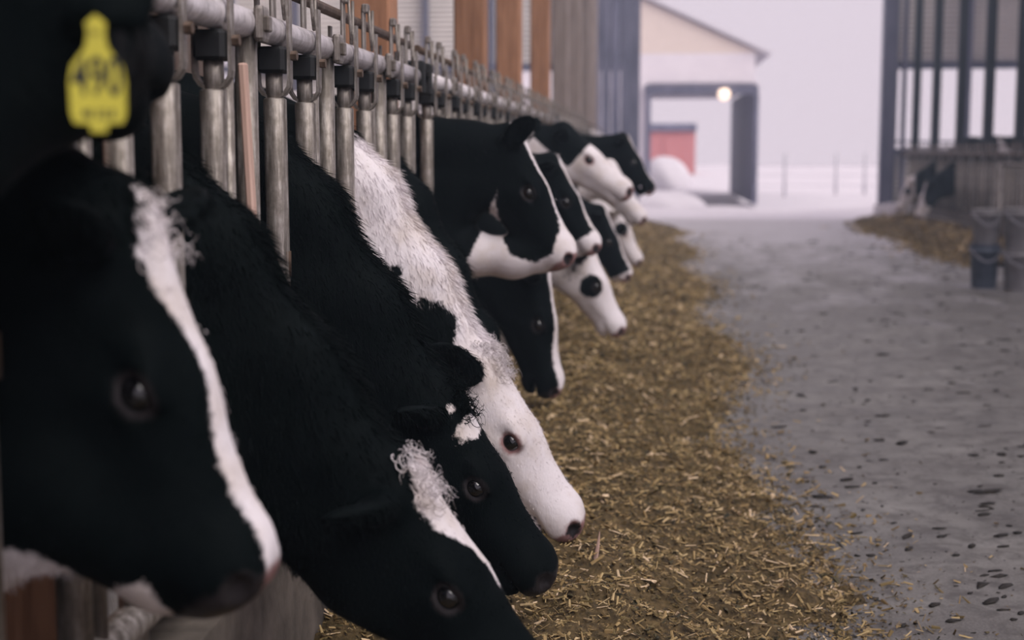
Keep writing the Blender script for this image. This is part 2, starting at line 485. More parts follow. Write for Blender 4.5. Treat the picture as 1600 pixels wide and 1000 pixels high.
LATCH = MB().box((0, 0, .075), (.007, .030, .110), bev=.002).box((.006, 0, .128), (.016, .034, .022), bev=.003).mesh('latch_plate', M['steel'])
HOOK = MB().tube([(.012, -.022, .125), (.014, -.010, .060), (.014, .004, .028), (.014, .016, .060), (.012, .026, .128)], .0042, 6).mesh('latch_hook', M['steel'], True)

def headlocks(label, ya, yb, stalls, detail=2, x=XH, flip=1, rail='rail'):
    r = empty('headlock_section', (x, ya, 0)); tag(r, label, 'headlock', 'headlock sections')
    L = yb - ya
    def put(nm, me, y, z=ZR, rot=(0, 0, 0), dx=0.0):
        o = inst(nm, me, r, (dx, y - ya, z), rot); 
        if flip < 0: o.rotation_euler = (rot[0], rot[1], PI)
        return o
    # hollow-looking top rail with an upturned lip, a rusty locking shaft above it and a lower rail
    mb = MB().tube([(0, 0, ZR), (0, L, ZR)], .0265, 18)
    mb.build('top_rail', M[rail], r, True)
    MB().tube([(-.012 * flip, .02, ZR + .092), (-.012 * flip, L - .02, ZR + .092)], .0125, 10).build('locking_shaft', M['rust'], r, True)
    MB().tube([(0, .0, .46), (0, L, .46)], .026, 12).build('lower_rail', M['steel'], r, True)
    for e in (.012, L - .012):
        MB().box((.002, e, ZR - .004), (.070, .024, .10), bev=.006).build('end_plate', M['rubber'], r)
    for y in stalls:
        b0 = y - PITCH_S / 2
        if b0 > ya - .02:
            put('upright', UPR, b0 + .03 if b0 < ya else b0, ZR - .02)
            if detail: put('clamp_plate', CLAMP, b0)
        for s in (-1, 1):
            yy = y + s * .122
            tilt = random.uniform(-.012, .012)
            put('locking_bar', BAR, yy, ZR, (tilt, random.uniform(-.008, .008), 0))
            if detail:
                sp = put('strap', STRAP, yy); put('rubber_bumper', BLOCK, yy); put('pivot_pin', NECKP, yy)
                put('latch_plate', LATCH, yy, ZR, (0, 0, 0))
            if detail > 1:
                inst('bolt', BOLT, sp, (0, 0, -.045))
                if s > 0: put('guide_bar', GUIDE, yy + .058, ZR, (0, 0, 0), .004)
                put('latch_hook', HOOK, yy + .03)
                if random.random() < .5: put('sleeve', SLEEVE, yy)
    return r
S0 = .945
st = lambda a, b: [S0 + PITCH_S * k for k in range(a, b)]
headlocks('first galvanised headlock section, holding the heads of the nearest black cows', .02, 4.36, st(-1, 6), 2)
headlocks('second galvanised headlock section, beyond the first brown timber post', 4.47, 10.64, st(6, 16), 2)
headlocks('third galvanised headlock section, beyond the raised black and white heads', 10.76, 16.4, st(16, 25), 1)
headlocks('last galvanised headlock section before the left door jamb', 16.5, 22.2, st(25, 34), 0)
headlocks('galvanised headlock section across the alley beside the dark posts', 14.6, 23.3, [14.95 + .63 * k for k in range(13)], 1, 4.02, -1, 'rust').location.z = -.27

# slanted locking bar; the pink light on it is put into its colour
o = MB().box((0, 0, 0), (.013, .024, .62), Matrix.Rotation(-.035, 3, 'Y') @ Matrix.Rotation(.02, 3, 'X'), .003).build('pink_lit_bar', M['pale_pink'], None, loc=(-.690, 2.44, .96))
tag(o, 'thin slanted locking bar with pink light painted on, between the headlock pipes', 'slanted bar')

# ------------------------------------------------------------------ signed-distance modelling of the cows
def f32(*a): return np.array(a, np.float32)

def cap(p, a, b, ra, rb, sq=1.0):
    """tapered capsule; sq squashes it along y"""
    a = f32(*a); b = f32(*b)
    q = p - a
    ba = b - a
    if sq != 1.0:
        q = q.copy(); q[:, 1] /= sq
        ba = ba.copy(); ba[1] /= sq
    t = np.clip((q @ ba) / max(float(ba @ ba), 1e-9), 0, 1)
    d = np.sqrt(np.einsum('ij,ij->i', q - t[:, None] * ba, q - t[:, None] * ba)) - (ra + (rb - ra) * t)
    return d * min(1.0, sq)

def ell(p, c, r):
    q = (p - f32(*c)) / f32(*r)
    k0 = np.sqrt(np.einsum('ij,ij->i', q, q))
    return (k0 - 1.0) * min(r) if False else (k0 - 1.0) * (k0 / np.maximum(np.sqrt(np.einsum('ij,ij->i', q / f32(*r), q / f32(*r))), 1e-6))

def smin(a, b, k):
    h = np.maximum(k - np.abs(a - b), 0) / k
    return np.minimum(a, b) - h * h * k * .25

def ssub(a, b, k):           # a minus b
    h = np.maximum(k - np.abs(a + b), 0) / k
    return np.maximum(a, -b) + h * h * k * .25

def surface_nets(f, lo, hi, v):
    K = 4
    lo = np.array(lo, np.float32); hi = np.array(hi, np.float32)
    nb = np.ceil((hi - lo) / (v * K)).astype(int)
    n = nb * K
    bc = np.stack(np.meshgrid(*[(np.arange(m) + .5) * K * v - .5 * v for m in nb], indexing='ij'), -1).reshape(-1, 3).astype(np.float32) + lo
    db = f(bc)
    keep = (np.abs(db) < K * v * 1.0).reshape(nb)
    vals = np.repeat(np.repeat(np.repeat(np.where(db < 0, -1., 1.).astype(np.float32).reshape(nb), K, 0), K, 1), K, 2)
    m = np.repeat(np.repeat(np.repeat(keep, K, 0), K, 1), K, 2)
    ix = np.argwhere(m)
    vals[m] = f(ix.astype(np.float32) * v + lo)
    ins = vals < 0
    cs = [(i, j, k) for i in (0, 1) for j in (0, 1) for k in (0, 1)]
    sub = lambda A, o: A[o[0]:n[0] - 1 + o[0], o[1]:n[1] - 1 + o[1], o[2]:n[2] - 1 + o[2]]
    cnt = sum(sub(ins, o).astype(np.int8) for o in cs)
    mixed = (cnt > 0) & (cnt < 8)
    cell = np.argwhere(mixed)
    idx = np.full(mixed.shape, -1, np.int32)
    idx[mixed] = np.arange(len(cell))
    cv = np.stack([vals[cell[:, 0] + o[0], cell[:, 1] + o[1], cell[:, 2] + o[2]] for o in cs], 1)
    acc = np.zeros((len(cell), 3), np.float32); num = np.zeros(len(cell), np.float32)
    for a in range(8):
        for b in range(a + 1, 8):
            oa, ob = np.array(cs[a]), np.array(cs[b])
            if np.abs(oa - ob).sum() != 1: continue
            x = (cv[:, a] < 0) != (cv[:, b] < 0)
            t = cv[:, a] / np.where(x, cv[:, a] - cv[:, b], 1)
            acc += np.where(x[:, None], oa + t[:, None] * (ob - oa), 0); num += x
    verts = (cell + acc / num[:, None]) * v + lo
    quads = []
    for ax in range(3):
        o = [0, 0, 0]; o[ax] = 1
        A = ins[:n[0] - o[0], :n[1] - o[1], :n[2] - o[2]]; B = ins[o[0]:, o[1]:, o[2]:]
        e = np.argwhere(A != B)
        u, w = (ax + 1) % 3, (ax + 2) % 3
        e = e[(e[:, u] > 0) & (e[:, w] > 0) & (e[:, u] < n[u] - 1) & (e[:, w] < n[w] - 1)]
        flip = ins[e[:, 0], e[:, 1], e[:, 2]]
        q = []
        for du, dw in ((-1, -1), (0, -1), (0, 0), (-1, 0)):
            c = e.copy(); c[:, u] += du; c[:, w] += dw
            q.append(idx[c[:, 0], c[:, 1], c[:, 2]])
        q = np.stack(q, 1)
        q[~flip] = q[~flip][:, ::-1]
        quads.append(q[(q >= 0).all(1)])
    return verts, np.concatenate(quads)

def bez(pts, n):
    """Catmull-Rom through pts (k,4: x y z r) -> n samples"""
    pts = np.array(pts, float)
    P = np.vstack([2 * pts[0] - pts[1], pts, 2 * pts[-1] - pts[-2]])
    out = []
    for t in np.linspace(0, len(pts) - 1 - 1e-6, n):
        i = int(t); s = t - i
        a, b, c, d = P[i], P[i + 1], P[i + 2], P[i + 3]
        out.append(.5 * (2 * b + (c - a) * s + (2 * a - 5 * b + 4 * c - d) * s * s + (3 * b - a - 3 * c + d) * s ** 3))
    return np.array(out)

class Cow:
    """head frame: u from poll to nose, v sideways, w out of the forehead; body stands behind the headlocks, facing +x"""
    def __init__(s, poll, nose, yaw=0.0, pivot=None, ear=(-.18, 1, .05), earlen=1.0, crest=1.10, deep=.44, throat=None, girth=1.0, roll=0.0, mouth=0.0):
        s.poll = np.array([poll[0], poll[2] if len(poll) > 2 else 0.0, poll[1]])
        nz = np.array([nose[0], nose[2] if len(nose) > 2 else 0.0, nose[1]])
        d = nz - s.poll
        s.L = np.linalg.norm(d); d = d / s.L
        side = np.array([-d[1], d[0], 0.0])
        side = side / max(np.linalg.norm(side), 1e-6)
        if abs(d[2]) > .999: side = np.array([0, 1., 0])
        w = np.cross(d, side)
        if yaw:   # turn the face about its own long axis
            c, sn = math.cos(yaw), math.sin(yaw)
            side, w = side * c + w * sn, w * c - side * sn
        s.R = np.stack([d, side, w]).astype(np.float32)      # rows
        s.k = s.L / .5
        s.ear = ear; s.earlen = earlen; s.crest = crest; s.deep = deep; s.throat = throat; s.girth = girth; s.mouth = mouth
        s.chains()
    def to_head(s, p): return ((p - s.poll.astype(np.float32)) @ s.R.T) / np.float32(s.k)
    def from_head(s, q): return s.poll + (np.array(q, float) * s.k) @ s.R
    def chains(s):
        h0 = s.from_head((.035, 0, -.085)); h1 = s.from_head((.07, 0, -.15)); h2 = s.from_head((.10, 0, -.20))
        g = s.girth; c = s.crest
        px = -.74
        mid = lambda a, b, t: a + (b - a) * t
        top = [(-1.18, 0, 1.16, .13 * g), (-.98, 0, (1.14 + c - .08) / 2 + .02, .11 * g), (px, 0, c - .085, .078), (*h0, .085 * s.k)]
        ctr = [(-1.15, 0, .95, .20 * g), (-.96, 0, .93, .16 * g), (px, 0, c - .09 - s.deep * .36, .080), (*h1, .085 * s.k)]
        bot = [(-1.12, 0, .74, .17 * g), (-.96, 0, .72, .14 * g), (px, 0, c - s.deep + .085, .076), (*h2, .062 * s.k)]
        s.neck = [bez(t, 8) for t in (top, ctr, bot)]
    def ear_frame(s, sgn):
        e = np.array([s.ear[0], s.ear[1] * sgn, s.ear[2]], float); e /= np.linalg.norm(e)
        a = np.array([.35, 0, .94]); a = a - e * (a @ e); a /= np.linalg.norm(a)
        n = np.cross(e, a) * sgn
        if n[0] < 0: n = -n
        return e, a, n
    def head_sdf(s, p):
        q = s.to_head(p)
        vv = q[:, 1].copy()
        q[:, 1] = np.abs(vv)
        d = ell(q, (.075, 0, -.072), (.11, .082, .076))
        d = smin(d, ell(q, (.175, 0, -.055), (.13, .082, .062)), .03)
        d = smin(d, cap(q, (.23, 0, -.062), (.425, 0, -.056), .058, .052), .04)
        d = smin(d, cap(q, (.20, .035, -.10), (.385, .024, -.085), .054, .045), .03)
        d = smin(d, ell(q, (.125, .050, -.142), (.105, .036, .088)), .035)
        d = smin(d, cap(q, (.10, .028, -.195), (.40, .014, -.125 - .02 * s.mouth), .046, .028), .03)
        d = smin(d, ell(q, (.003, 0, -.022), (.042, .056, .034)), .03)
        d = smin(d, ell(q, (.19, .070, -.040), (.036, .026, .022)), .025)
        d = smin(d, ell(q, (.438, 0, -.070), (.064, .076, .068)), .028)
        d = smin(d, ell(q, (.468, .036, -.058), (.034, .036, .046)), .02)
        d = smin(d, ell(q, (.420, 0, -.130 - .035 * s.mouth), (.060, .052, .035)), .012)
        d = ssub(d, ell(q, (.482, .062, -.040), (.022, .019, .017)), .008)
        d = ssub(d, ell(q, (.455, .03, -.110 - .012 * s.mouth), (.075, .07, .004 + .012 * s.mouth)), .008)
        d = ssub(d, ell(q, (.212, .100, -.058), (.030, .024, .024)), .012)
        d = smin(d, ell(q, (.207, .084, -.036), (.034, .015, .011)), .012)
        d = smin(d, ell(q, (.216, .083, -.081), (.030, .012, .010)), .012)
        # ears, left and right at once in the mirrored frame
        e, a, n = s.ear_frame(1)
        r = np.array([.035, .070, -.050])
        Rm = np.stack([e, a, n]).astype(np.float32)
        t = (q - f32(*r)) @ Rm.T
        t[:, 0] /= np.float32(s.earlen)
        body = ell(t, (.095, -.004, 0), (.092, .046, .017))
        body = ssub(body, ell(t, (.105, -.004, .017), (.072, .030, .015)), .008)
        body = smin(body, cap(t, (-.01, 0, 0), (.05, 0, 0), .026, .022), .03)
        d = smin(d, body, .018)
        return d * np.float32(s.k)
    def sdf(s, p):
        # only evaluate the head where it can matter
        g = s.girth
        d = cap(p, (-1.35, 0, .93), (-2.15, 0, .92), .30 * g, .335 * g, .82)
        d = smin(d, cap(p, (-1.14, 0, .92), (-1.45, 0, .95), .25 * g, .29 * g, .80), .12)
        d = smin(d, cap(p, (-1.2, 0, 1.16), (-2.3, 0, 1.14), .12 * g, .16 * g), .10)
        d = smin(d, cap(p, (-2.38, 0, 1.0), (-2.32, 0, .82), .25 * g, .23 * g, .9), .10)
        q = p.copy(); q[:, 1] = np.abs(q[:, 1])
        lo = p[:, 2] < .95
        ql = q[lo]; dl = d[lo]
        for ch in ([(-1.14, .15, .78, .11), (-1.10, .15, .52, .062), (-1.07, .15, .36, .046), (-1.08, .15, .13, .032), (-1.05, .15, .055, .042), (-1.03, .15, .03, .05)],
                   [(-2.34, .12, .88, .145), (-2.18, .165, .68, .095), (-2.40, .17, .46, .055), (-2.42, .17, .40, .046), (-2.37, .17, .13, .034), (-2.34, .17, .055, .042), (-2.32, .17, .03, .05)]):
            for a, b in zip(ch, ch[1:]):
                dl = smin(dl, cap(ql, a[:3], b[:3], a[3], b[3]), .04)
        d[lo] = dl
        for a, b in (((-2.62, 0, 1.12, .035), (-2.70, 0, .85, .02)), ((-2.70, 0, .85, .02), (-2.70, 0, .60, .018)), ((-2.70, 0, .60, .03), (-2.69, 0, .42, .035))):
            d = smin(d, cap(p, a[:3], b[:3], a[3], b[3]), .03)
        fr = p[:, 0] > -1.5
        pf = p[fr]; df = d[fr]
        nk = None
        for ch in s.neck:
            for a, b in zip(ch, ch[1:]):
                x = cap(pf, a[:3], b[:3], a[3], b[3], .92)
                nk = x if nk is None else smin(nk, x, .06)
        if s.throat:
            for a, b in zip(s.throat, s.throat[1:]):
                nk = smin(nk, cap(pf, a[:3], b[:3], a[3], b[3]), .06)
        df = smin(df, nk, .10)
        c = s.from_head((.22, 0, -.09)).astype(np.float32)
        near = np.einsum('ij,ij->i', pf - c, pf - c) < (.5 * s.k) ** 2
        if near.any():
            df[near] = smin(df[near], s.head_sdf(pf[near]), .035)
        d[fr] = df
        d = np.maximum(d, -p[:, 2])
        return d
    def bounds(s):
        pts = [s.from_head(q) for q in ((.5, .1, 0), (.5, -.1, -.15), (0, .3, .05), (0, -.3, .05), (.1, .1, -.25), (.5, 0, .03), (-.08, .28, 0), (-.08, -.28, 0))]
        pts = np.array(pts + [(-2.8, -.36, -.03), (-.8, .36, 1.33)])
        return pts.min(0) - .04, pts.max(0) + .04

# value noise for the body patches
def patchy(p, seed):
    r = np.random.default_rng(seed)
    f = np.zeros(len(p), np.float32)
    for k in range(7):
        w = r.normal(0, 3.2, 3); f += np.sin(p @ w.astype(np.float32) + r.uniform(0, 6.28)).astype(np.float32)
    return f / 7

def blades(roots, dirs, lens, width, white, bend, mat, name):
    """short tapered hairs: three triangles each"""
    n = len(roots)
    side = np.cross(dirs, rng.normal(size=(n, 3))); side /= np.linalg.norm(side, axis=1)[:, None] + 1e-9
    w = side * width[:, None]
    midp = roots + dirs * lens[:, None] * .55 + bend * (lens * .18)[:, None]
    tip = roots + dirs * lens[:, None] + bend * (lens * .6)[:, None]
    V = np.stack([roots - w, roots + w, midp - w * .7, midp + w * .7, tip], 1).reshape(-1, 3)
    b = (np.arange(n) * 5)[:, None]
    F = np.concatenate([b + [0, 1, 3], b + [0, 3, 2], b + [2, 3, 4]])
    return np_mesh(name, V, F, mat, True, {'white': np.repeat(white, 5), 'skin': np.full(n * 5, -1.)})

def curls(roots, dirs, lens, rad, white, mat, name, turns=1.6, r=.0016, seg=12):
    """curly locks: three-sided tubes that coil outwards"""
    vs = []; fs = []; wh = []
    for p, d, L, wv in zip(roots, dirs, lens, white):
        d = d / np.linalg.norm(d)
        a = np.cross(d, rng.normal(size=3)); a /= np.linalg.norm(a); b = np.cross(d, a)
        ph = rng.uniform(0, 6.28); tt = turns * rng.uniform(.6, 1.3)
        base = len(vs)
        for i in range(seg):
            t = i / (seg - 1)
            an = ph + t * tt * 2 * PI
            c = p + d * L * t + (a * (math.cos(an) - math.cos(ph)) + b * (math.sin(an) - math.sin(ph))) * rad * (.35 + t) + np.array([0, 0, -1]) * L * .35 * t * t
            rr = r * (1 - .75 * t)
            for k in range(3):
                g = 2.094 * k
                vs.append(c + a * math.cos(g) * rr + b * math.sin(g) * rr)
                wh.append(wv)
        for i in range(seg - 1):
            for k in range(3):
                j = (k + 1) % 3
                fs.append((base + i * 3 + k, base + i * 3 + j, base + i * 3 + 3 + j, base + i * 3 + 3 + k))
    return np_mesh(name, np.array(vs), np.array(fs), mat, True, {'white': np.array(wh), 'skin': np.full(len(vs), -1.)})

def ico(r, sub=2):
    bm = bmesh.new(); bmesh.ops.create_icosphere(bm, subdivisions=sub, radius=r)
    return bm

def eye_mesh():
    me = bpy.data.meshes.new('eyeball')
    bm = bmesh.new(); bmesh.ops.create_uvsphere(bm, u_segments=24, v_segments=16, radius=.0235)
    for f in bm.faces:
        f.smooth = True
        c = f.calc_center_median()
        if math.hypot(c.x * .62, c.y) > .0188 and c.z < .5: f.material_index = 1
    bm.to_mesh(me); bm.free()
    me.materials.append(M['eye']); me.materials.append(M['eyewhite'])
    return me
EYE = eye_mesh()

def make_cow(label, Y, cow, marks, seed, vox=.013, hair=0, mane=0, lock=0, group=None, mirror=None, lockcol=None, patch=.12):
    """marks(u,v,w,p) -> signed 'white' value for the vertices; mirror=(x0,rz) turns the whole cow about"""
    root = empty('cow', (0, Y, 0))
    tag(root, label, 'cow', group or 'dairy cows feeding along the headlocks')
    lo, hi = cow.bounds()
    V, Q = surface_nets(cow.sdf, lo, hi, vox)
    h = cow.to_head(V.astype(np.float32))
    white = marks(h[:, 0], h[:, 1], h[:, 2], V).astype(np.float32)
    nd = np.sqrt((h[:, 0] - .482) ** 2 + (np.abs(h[:, 1]) - .058) ** 2 + (h[:, 2] + .042) ** 2)
    white = np.where(h[:, 0] > .44, np.minimum(white, nd * 1.0 - .021), white)
    far = V[:, 0] < -.98
    pz = (patchy(V, seed) - patch) * .3
    t = np.clip((-.98 - V[:, 0]) / .25, 0, 1)
    white = np.where(far, white * (1 - t) + pz * t, white)
    white = np.where((V[:, 2] < .32) & (V[:, 0] < -.9), np.maximum(white, .05), white)
    # bare muzzle
    skin = np.minimum(h[:, 0] - .472 - .35 * np.maximum(-.09 - h[:, 2], 0), .02)
    skin = np.where(np.abs(h[:, 1]) + np.abs(h[:, 2] + .07) < .25, skin, -1)
    rim = np.where(np.abs(h[:, 1]) > .05, .030 - np.hypot(h[:, 0] - .214, (h[:, 2] + .058) * 1.15), -1)
    skin = np.maximum(np.maximum(skin, rim), np.where(h[:, 0] > .44, .027 - nd, -1))
    hoof = .07 - V[:, 2]
    skin = np.maximum(skin, np.where(V[:, 2] < .075, hoof, -1))
    white = np.where(V[:, 2] < .075, -.1, white)
    me = np_mesh('body', V, Q, M['coat'], True, {'white': white, 'skin': skin})
    body = inst('body', me, root)
    # eyes
    for sg in (-1, 1):
        c = cow.from_head((.212, sg * .0735, -.058))
        out = np.array([.22, sg * 1.0, .10]) @ cow.R
        e = inst('eye', EYE, root, c)
        z = Vector(out).normalized(); x = Vector(cow.R[0]); x = (x - z * x.dot(z)).normalized(); y = z.cross(x)
        e.rotation_euler = Matrix((x, y, z)).transposed().to_euler()
        k = cow.k
        e.scale = (k, k, k)
    # hair
    tri = V[Q]
    fc = tri.mean(1)
    fn = np.cross(tri[:, 2] - tri[:, 0], tri[:, 3] - tri[:, 1]); fn /= np.linalg.norm(fn, axis=1)[:, None] + 1e-9
    fw = white[Q].mean(1)
    fh = cow.to_head(fc.astype(np.float32))
    if hair:
        ok = np.where((fc[:, 0] > -.80) & (fh[:, 0] < .40) & (np.hypot(fh[:, 0] - .212, fh[:, 2] + .058) > .045))[0]
        ii = rng.choice(ok, hair)
        flow = np.where((fh[:, 0] > .05)[:, None], np.array([.9, 0, -.25]) @ cow.R * 1.0, np.array([.35, 0, -.9]))[ii]
        d = fn[ii] * .34 + flow * .9 + rng.normal(0, .14, (hair, 3)); d /= np.linalg.norm(d, axis=1)[:, None]
        neck = fh[ii, 0] < .03
        ln = np.where(neck, .018, .007) * rng.uniform(.5, 1.3, hair)
        b = inst('coat_hair', blades(fc[ii] + rng.normal(0, vox * .3, (hair, 3)) - fn[ii] * .003, d, ln, np.where(neck, .0009, .0006) * rng.uniform(.7, 1.2, hair), fw[ii], rng.normal(0, .25, (hair, 3)) + [0, 0, -.15], M['coat'], 'coat_hair'), root)
        b['kind'] = 'stuff'
    if mane:
        ok = np.where((fc[:, 0] > -.80) & (fh[:, 0] < .0) & (np.abs(fn[:, 1]) < .45) & (fn[:, 2] > .05))[0]
        if len(ok):
            clump = fc[rng.choice(ok, max(mane // 9, 1))]
            ii = rng.choice(ok, mane)
            d = fn[ii] * .45 + np.array([.50, 0, -.65]) + rng.normal(0, .12, (mane, 3)); d /= np.linalg.norm(d, axis=1)[:, None]
            ln = rng.uniform(.015, .042, mane)
            tips = fc[ii] + d * ln[:, None]
            k = ((tips[:, None] - clump[None]) ** 2).sum(2).argmin(1) if mane * len(clump) < 4e6 else None
            bend = (clump[k] + d * ln[:, None] - tips) * 12 if k is not None else np.zeros((mane, 3))
            bend = np.clip(bend, -.6, .6)
            b = inst('mane', blades(fc[ii] - fn[ii] * .004, d, ln, np.full(mane, .0009), fw[ii], bend, M['coat'], 'mane'), root)
            b['kind'] = 'stuff'
    if lock:
        ok = np.where((np.abs(fh[:, 0] - .02) < .055) & (np.abs(fh[:, 1]) < .055) & (fh[:, 2] > -.035))[0]
        ii = rng.choice(ok, lock)
        d = fn[ii] * .8 + np.array([.5, 0, .2]) @ cow.R + rng.normal(0, .3, (lock, 3))
        wv = fw[ii] if lockcol is None else np.full(lock, lockcol)
        b = inst('forelock', curls(fc[ii] - fn[ii] * .004, d, rng.uniform(.02, .042, lock), .008, wv, M['coat'], 'forelock'), root)
        b['kind'] = 'stuff'
    if mirror:
        root.location = mirror[0]; root.rotation_euler = (0, 0, mirror[1])
    return root

# markings: signed values, positive is white (metres from the edge, roughly)
def strip(u, v, us, ws):
    """band of half width ws (interpolated over us) about the midline"""
    return np.interp(u, us, ws) - np.abs(v)
def ball(p, c, r): return r - np.sqrt(((p - np.array(c)) ** 2).sum(1))
def both(a, b): return np.minimum(a, b)
def either(*a):
    r = a[0]
    for x in a[1:]: r = np.maximum(r, x)
    return r
def poly(p, pts):
    """signed distance to a polygon in the xz plane, positive inside"""
    P = np.array(pts, float); x, z = p[:, 0].astype(float), p[:, 2].astype(float)
    d = np.full(len(x), 9.); ins = np.zeros(len(x), bool)
    for a, b in zip(P, np.roll(P, -1, 0)):
        e = b - a; t = np.clip(((x - a[0]) * e[0] + (z - a[1]) * e[1]) / (e @ e), 0, 1)
        d = np.minimum(d, np.hypot(x - a[0] - t * e[0], z - a[1] - t * e[1]))
        c = (a[1] > z) != (b[1] > z)
        ins ^= c & (x < (b[0] - a[0]) * (z - a[1]) / (b[1] - a[1] + 1e-12) + a[0])
    return np.where(ins, d, -d)
BLACK = lambda u, v, w, p: np.full(len(u), -.2)

def mk_first(u, v, w, p):        # long narrow blaze, white throat, pale lower lip
    blaze = both(strip(u, v + .002, [-.05, .0, .03, .06, .10, .15, .20, .26, .33, .40, .45, .5], [.0, .03, .045, .05, .045, .026, .018, .024, .030, .028, .030, .03]), np.minimum(w + .055, u + .02))
    thr = ball(p[:, [0, 2]], (-.715, .600), .075)
    lip = both(.030 - np.abs(u - .455), -.140 - w)
    return either(blaze, thr, lip)
def mk_second(u, v, w, p):       # white forelock and star running into a thin line
    return both(strip(u, v, [-.04, -.02, .05, .11, .15, .18, .26, .30], [-.02, .03, .065, .058, .035, .014, .006, -.02]), w + .05)
def mk_third(u, v, w, p):        # black with a small star and a white nose tip
    return either(.026 - np.hypot((u - .095), (v + .04) * .7), .010 - np.hypot(u - .035, v + .07), both(u - .490, .03 - np.abs(v)))
def mk_fourth(u, v, w, p):       # white with black blotches on the neck and black ears
    sp = either(ball(p[:, [0, 2]], (-.606, .829), .017), poly(p, [(-.573, .744), (-.541, .768), (-.495, .753), (-.461, .714), (-.467, .652), (-.496, .612), (-.524, .573), (-.55, .619), (-.573, .682)]),
                poly(p, [(-.551, .541), (-.496, .573), (-.472, .558), (-.496, .518)]), ball(p[:, [0, 2]], (-.63, .697), .014))
    ears = np.where((u > -.12) & (w > -.14), np.abs(v) - .092 - np.maximum(u - .05, 0) * 4, -.1)
    rear = -.80 - p[:, 0] + .3 * (p[:, 2] - .9)
    return -either(both(sp, -u - .0 + .03), ears, rear)
def mk_turned(u, v, w, p):       # black cheek patch framed in white, black neck
    face = poly(p, [(-.478, 1.213), (-.497, 1.068), (-.501, .943), (-.484, .834), (-.446, .775), (-.372, .751), (-.316, .78), (-.293, .856), (-.304, .954), (-.342, 1.079), (-.392, 1.168), (-.421, 1.213)])
    face = both(face, np.abs(v) - np.interp(u, [0, .08, .2, .4], [.03, .032, .024, .02]))
    neck = poly(p, [(-.455, 1.234), (-.475, 1.037), (-.522, .922), (-.584, .785), (-.625, .706), (-.659, .60), (-1.1, .55), (-1.1, 1.4), (-.48, 1.4)])
    return -either(face, neck, np.where((w > -.1) & (u < .09), np.abs(v) - .09, -.1))
def mk_blaze(w0=.03, tip=.42):
    def f(u, v, w, p):
        return either(both(strip(u, v, [-.03, .03, .1, .2, .35, .5], [0., .04, .03, w0 * .8, w0, w0 * 1.3]), w + .06), u - tip)
    return f
def mk_white_patch(u, v, w, p):
    return -either(.06 - np.hypot(u - .2, w + .08), np.abs(v) - .095, -(p[:, 0] + .55))
def mk_half(u, v, w, p):
    return either(u - .16 - .4 * np.maximum(w + .04, 0) * 0, -.16 - w)
def mk_eyepatch(u, v, w, p):
    return -either(.055 - np.hypot(u - .17, w + .06), -(p[:, 0] + .42))

# ------------------------------------------------------------------ the cows
T = lambda *a: list(a)
H1 = dict(vox=.010)
NEAR = 'dairy cows feeding along the headlocks'

# nearest, head raised and turned down the row, with the yellow tag
cz = Cow((-.568, 1.390, .27), (-.632, 1.268, .735), crest=1.275, deep=.40, ear=(-.20, .40, -.85), earlen=.80)
zr = make_cow('black cow at the picture corner with its head raised and a yellow ear tag', S0, cz, BLACK, 3, vox=.011, hair=5000, mane=300, patch=.6)
ca = Cow((-.58, 1.059), (-.412, .622), crest=1.135, deep=.50, mouth=.65, ear=(-.25, 1, .35), throat=[(-.76, 0, .765, .080), (-.66, 0, .735, .080), (-.57, 0, .672, .060), (-.515, 0, .622, .042)])
make_cow('black cow with a thin white blaze and pale lip, in front of the bare pipes', S0 + .63, ca, mk_first, 4, hair=16000, mane=500, lock=40, patch=.5, **H1)
cb = Cow((-.376, .620), (-.105, .245), crest=1.09, deep=.46, ear=(-.35, 1, -.25))
make_cow('black cow with a white forelock, eating low at the bottom of the picture', S0 + .63 * 2, cb, mk_second, 5, hair=26000, mane=2200, lock=110, lockcol=.05, patch=.5, **H1)
cc = Cow((-.395, .640), (-.158, .258), crest=1.125, deep=.46, ear=(-.40, 1, -.15))
make_cow('black cow with a small white star and white nose tip touching the feed', S0 + .63 * 3, cc, mk_third, 6, hair=30000, mane=2600, lock=130, lockcol=-.1, patch=.5, **H1)
cd = Cow((-.389, .628), (-.128, .198), crest=1.150, deep=.42, ear=(-.75, .8, -.10))
make_cow('white-faced cow with a curly poll and black blotches on its neck', S0 + .63 * 4, cd, mk_fourth, 7, hair=30000, mane=2600, lock=170, lockcol=.1, **H1)
ce = Cow((-.445, .600), (-.400, .140), crest=1.08, deep=.42, ear=(-.3, 1, -.2))
make_cow('all black cow with its head straight down behind the white-faced cow', S0 + .63 * 5, ce, BLACK, 8, hair=5000, mane=700, patch=.5, **H1)
cf = Cow((-.437, 1.185), (-.218, .765), crest=1.225, deep=.46, ear=(-.30, .55, .9), earlen=.85, throat=[(-.70, 0, .80, .08), (-.60, 0, .775, .065), (-.45, 0, .765, .06), (-.33, 0, .775, .05)])
make_cow('cow with a black cheek patch framed in white, head held high', S0 + .63 * 6, cf, mk_turned, 9, hair=7000, mane=500, lock=30, **H1)
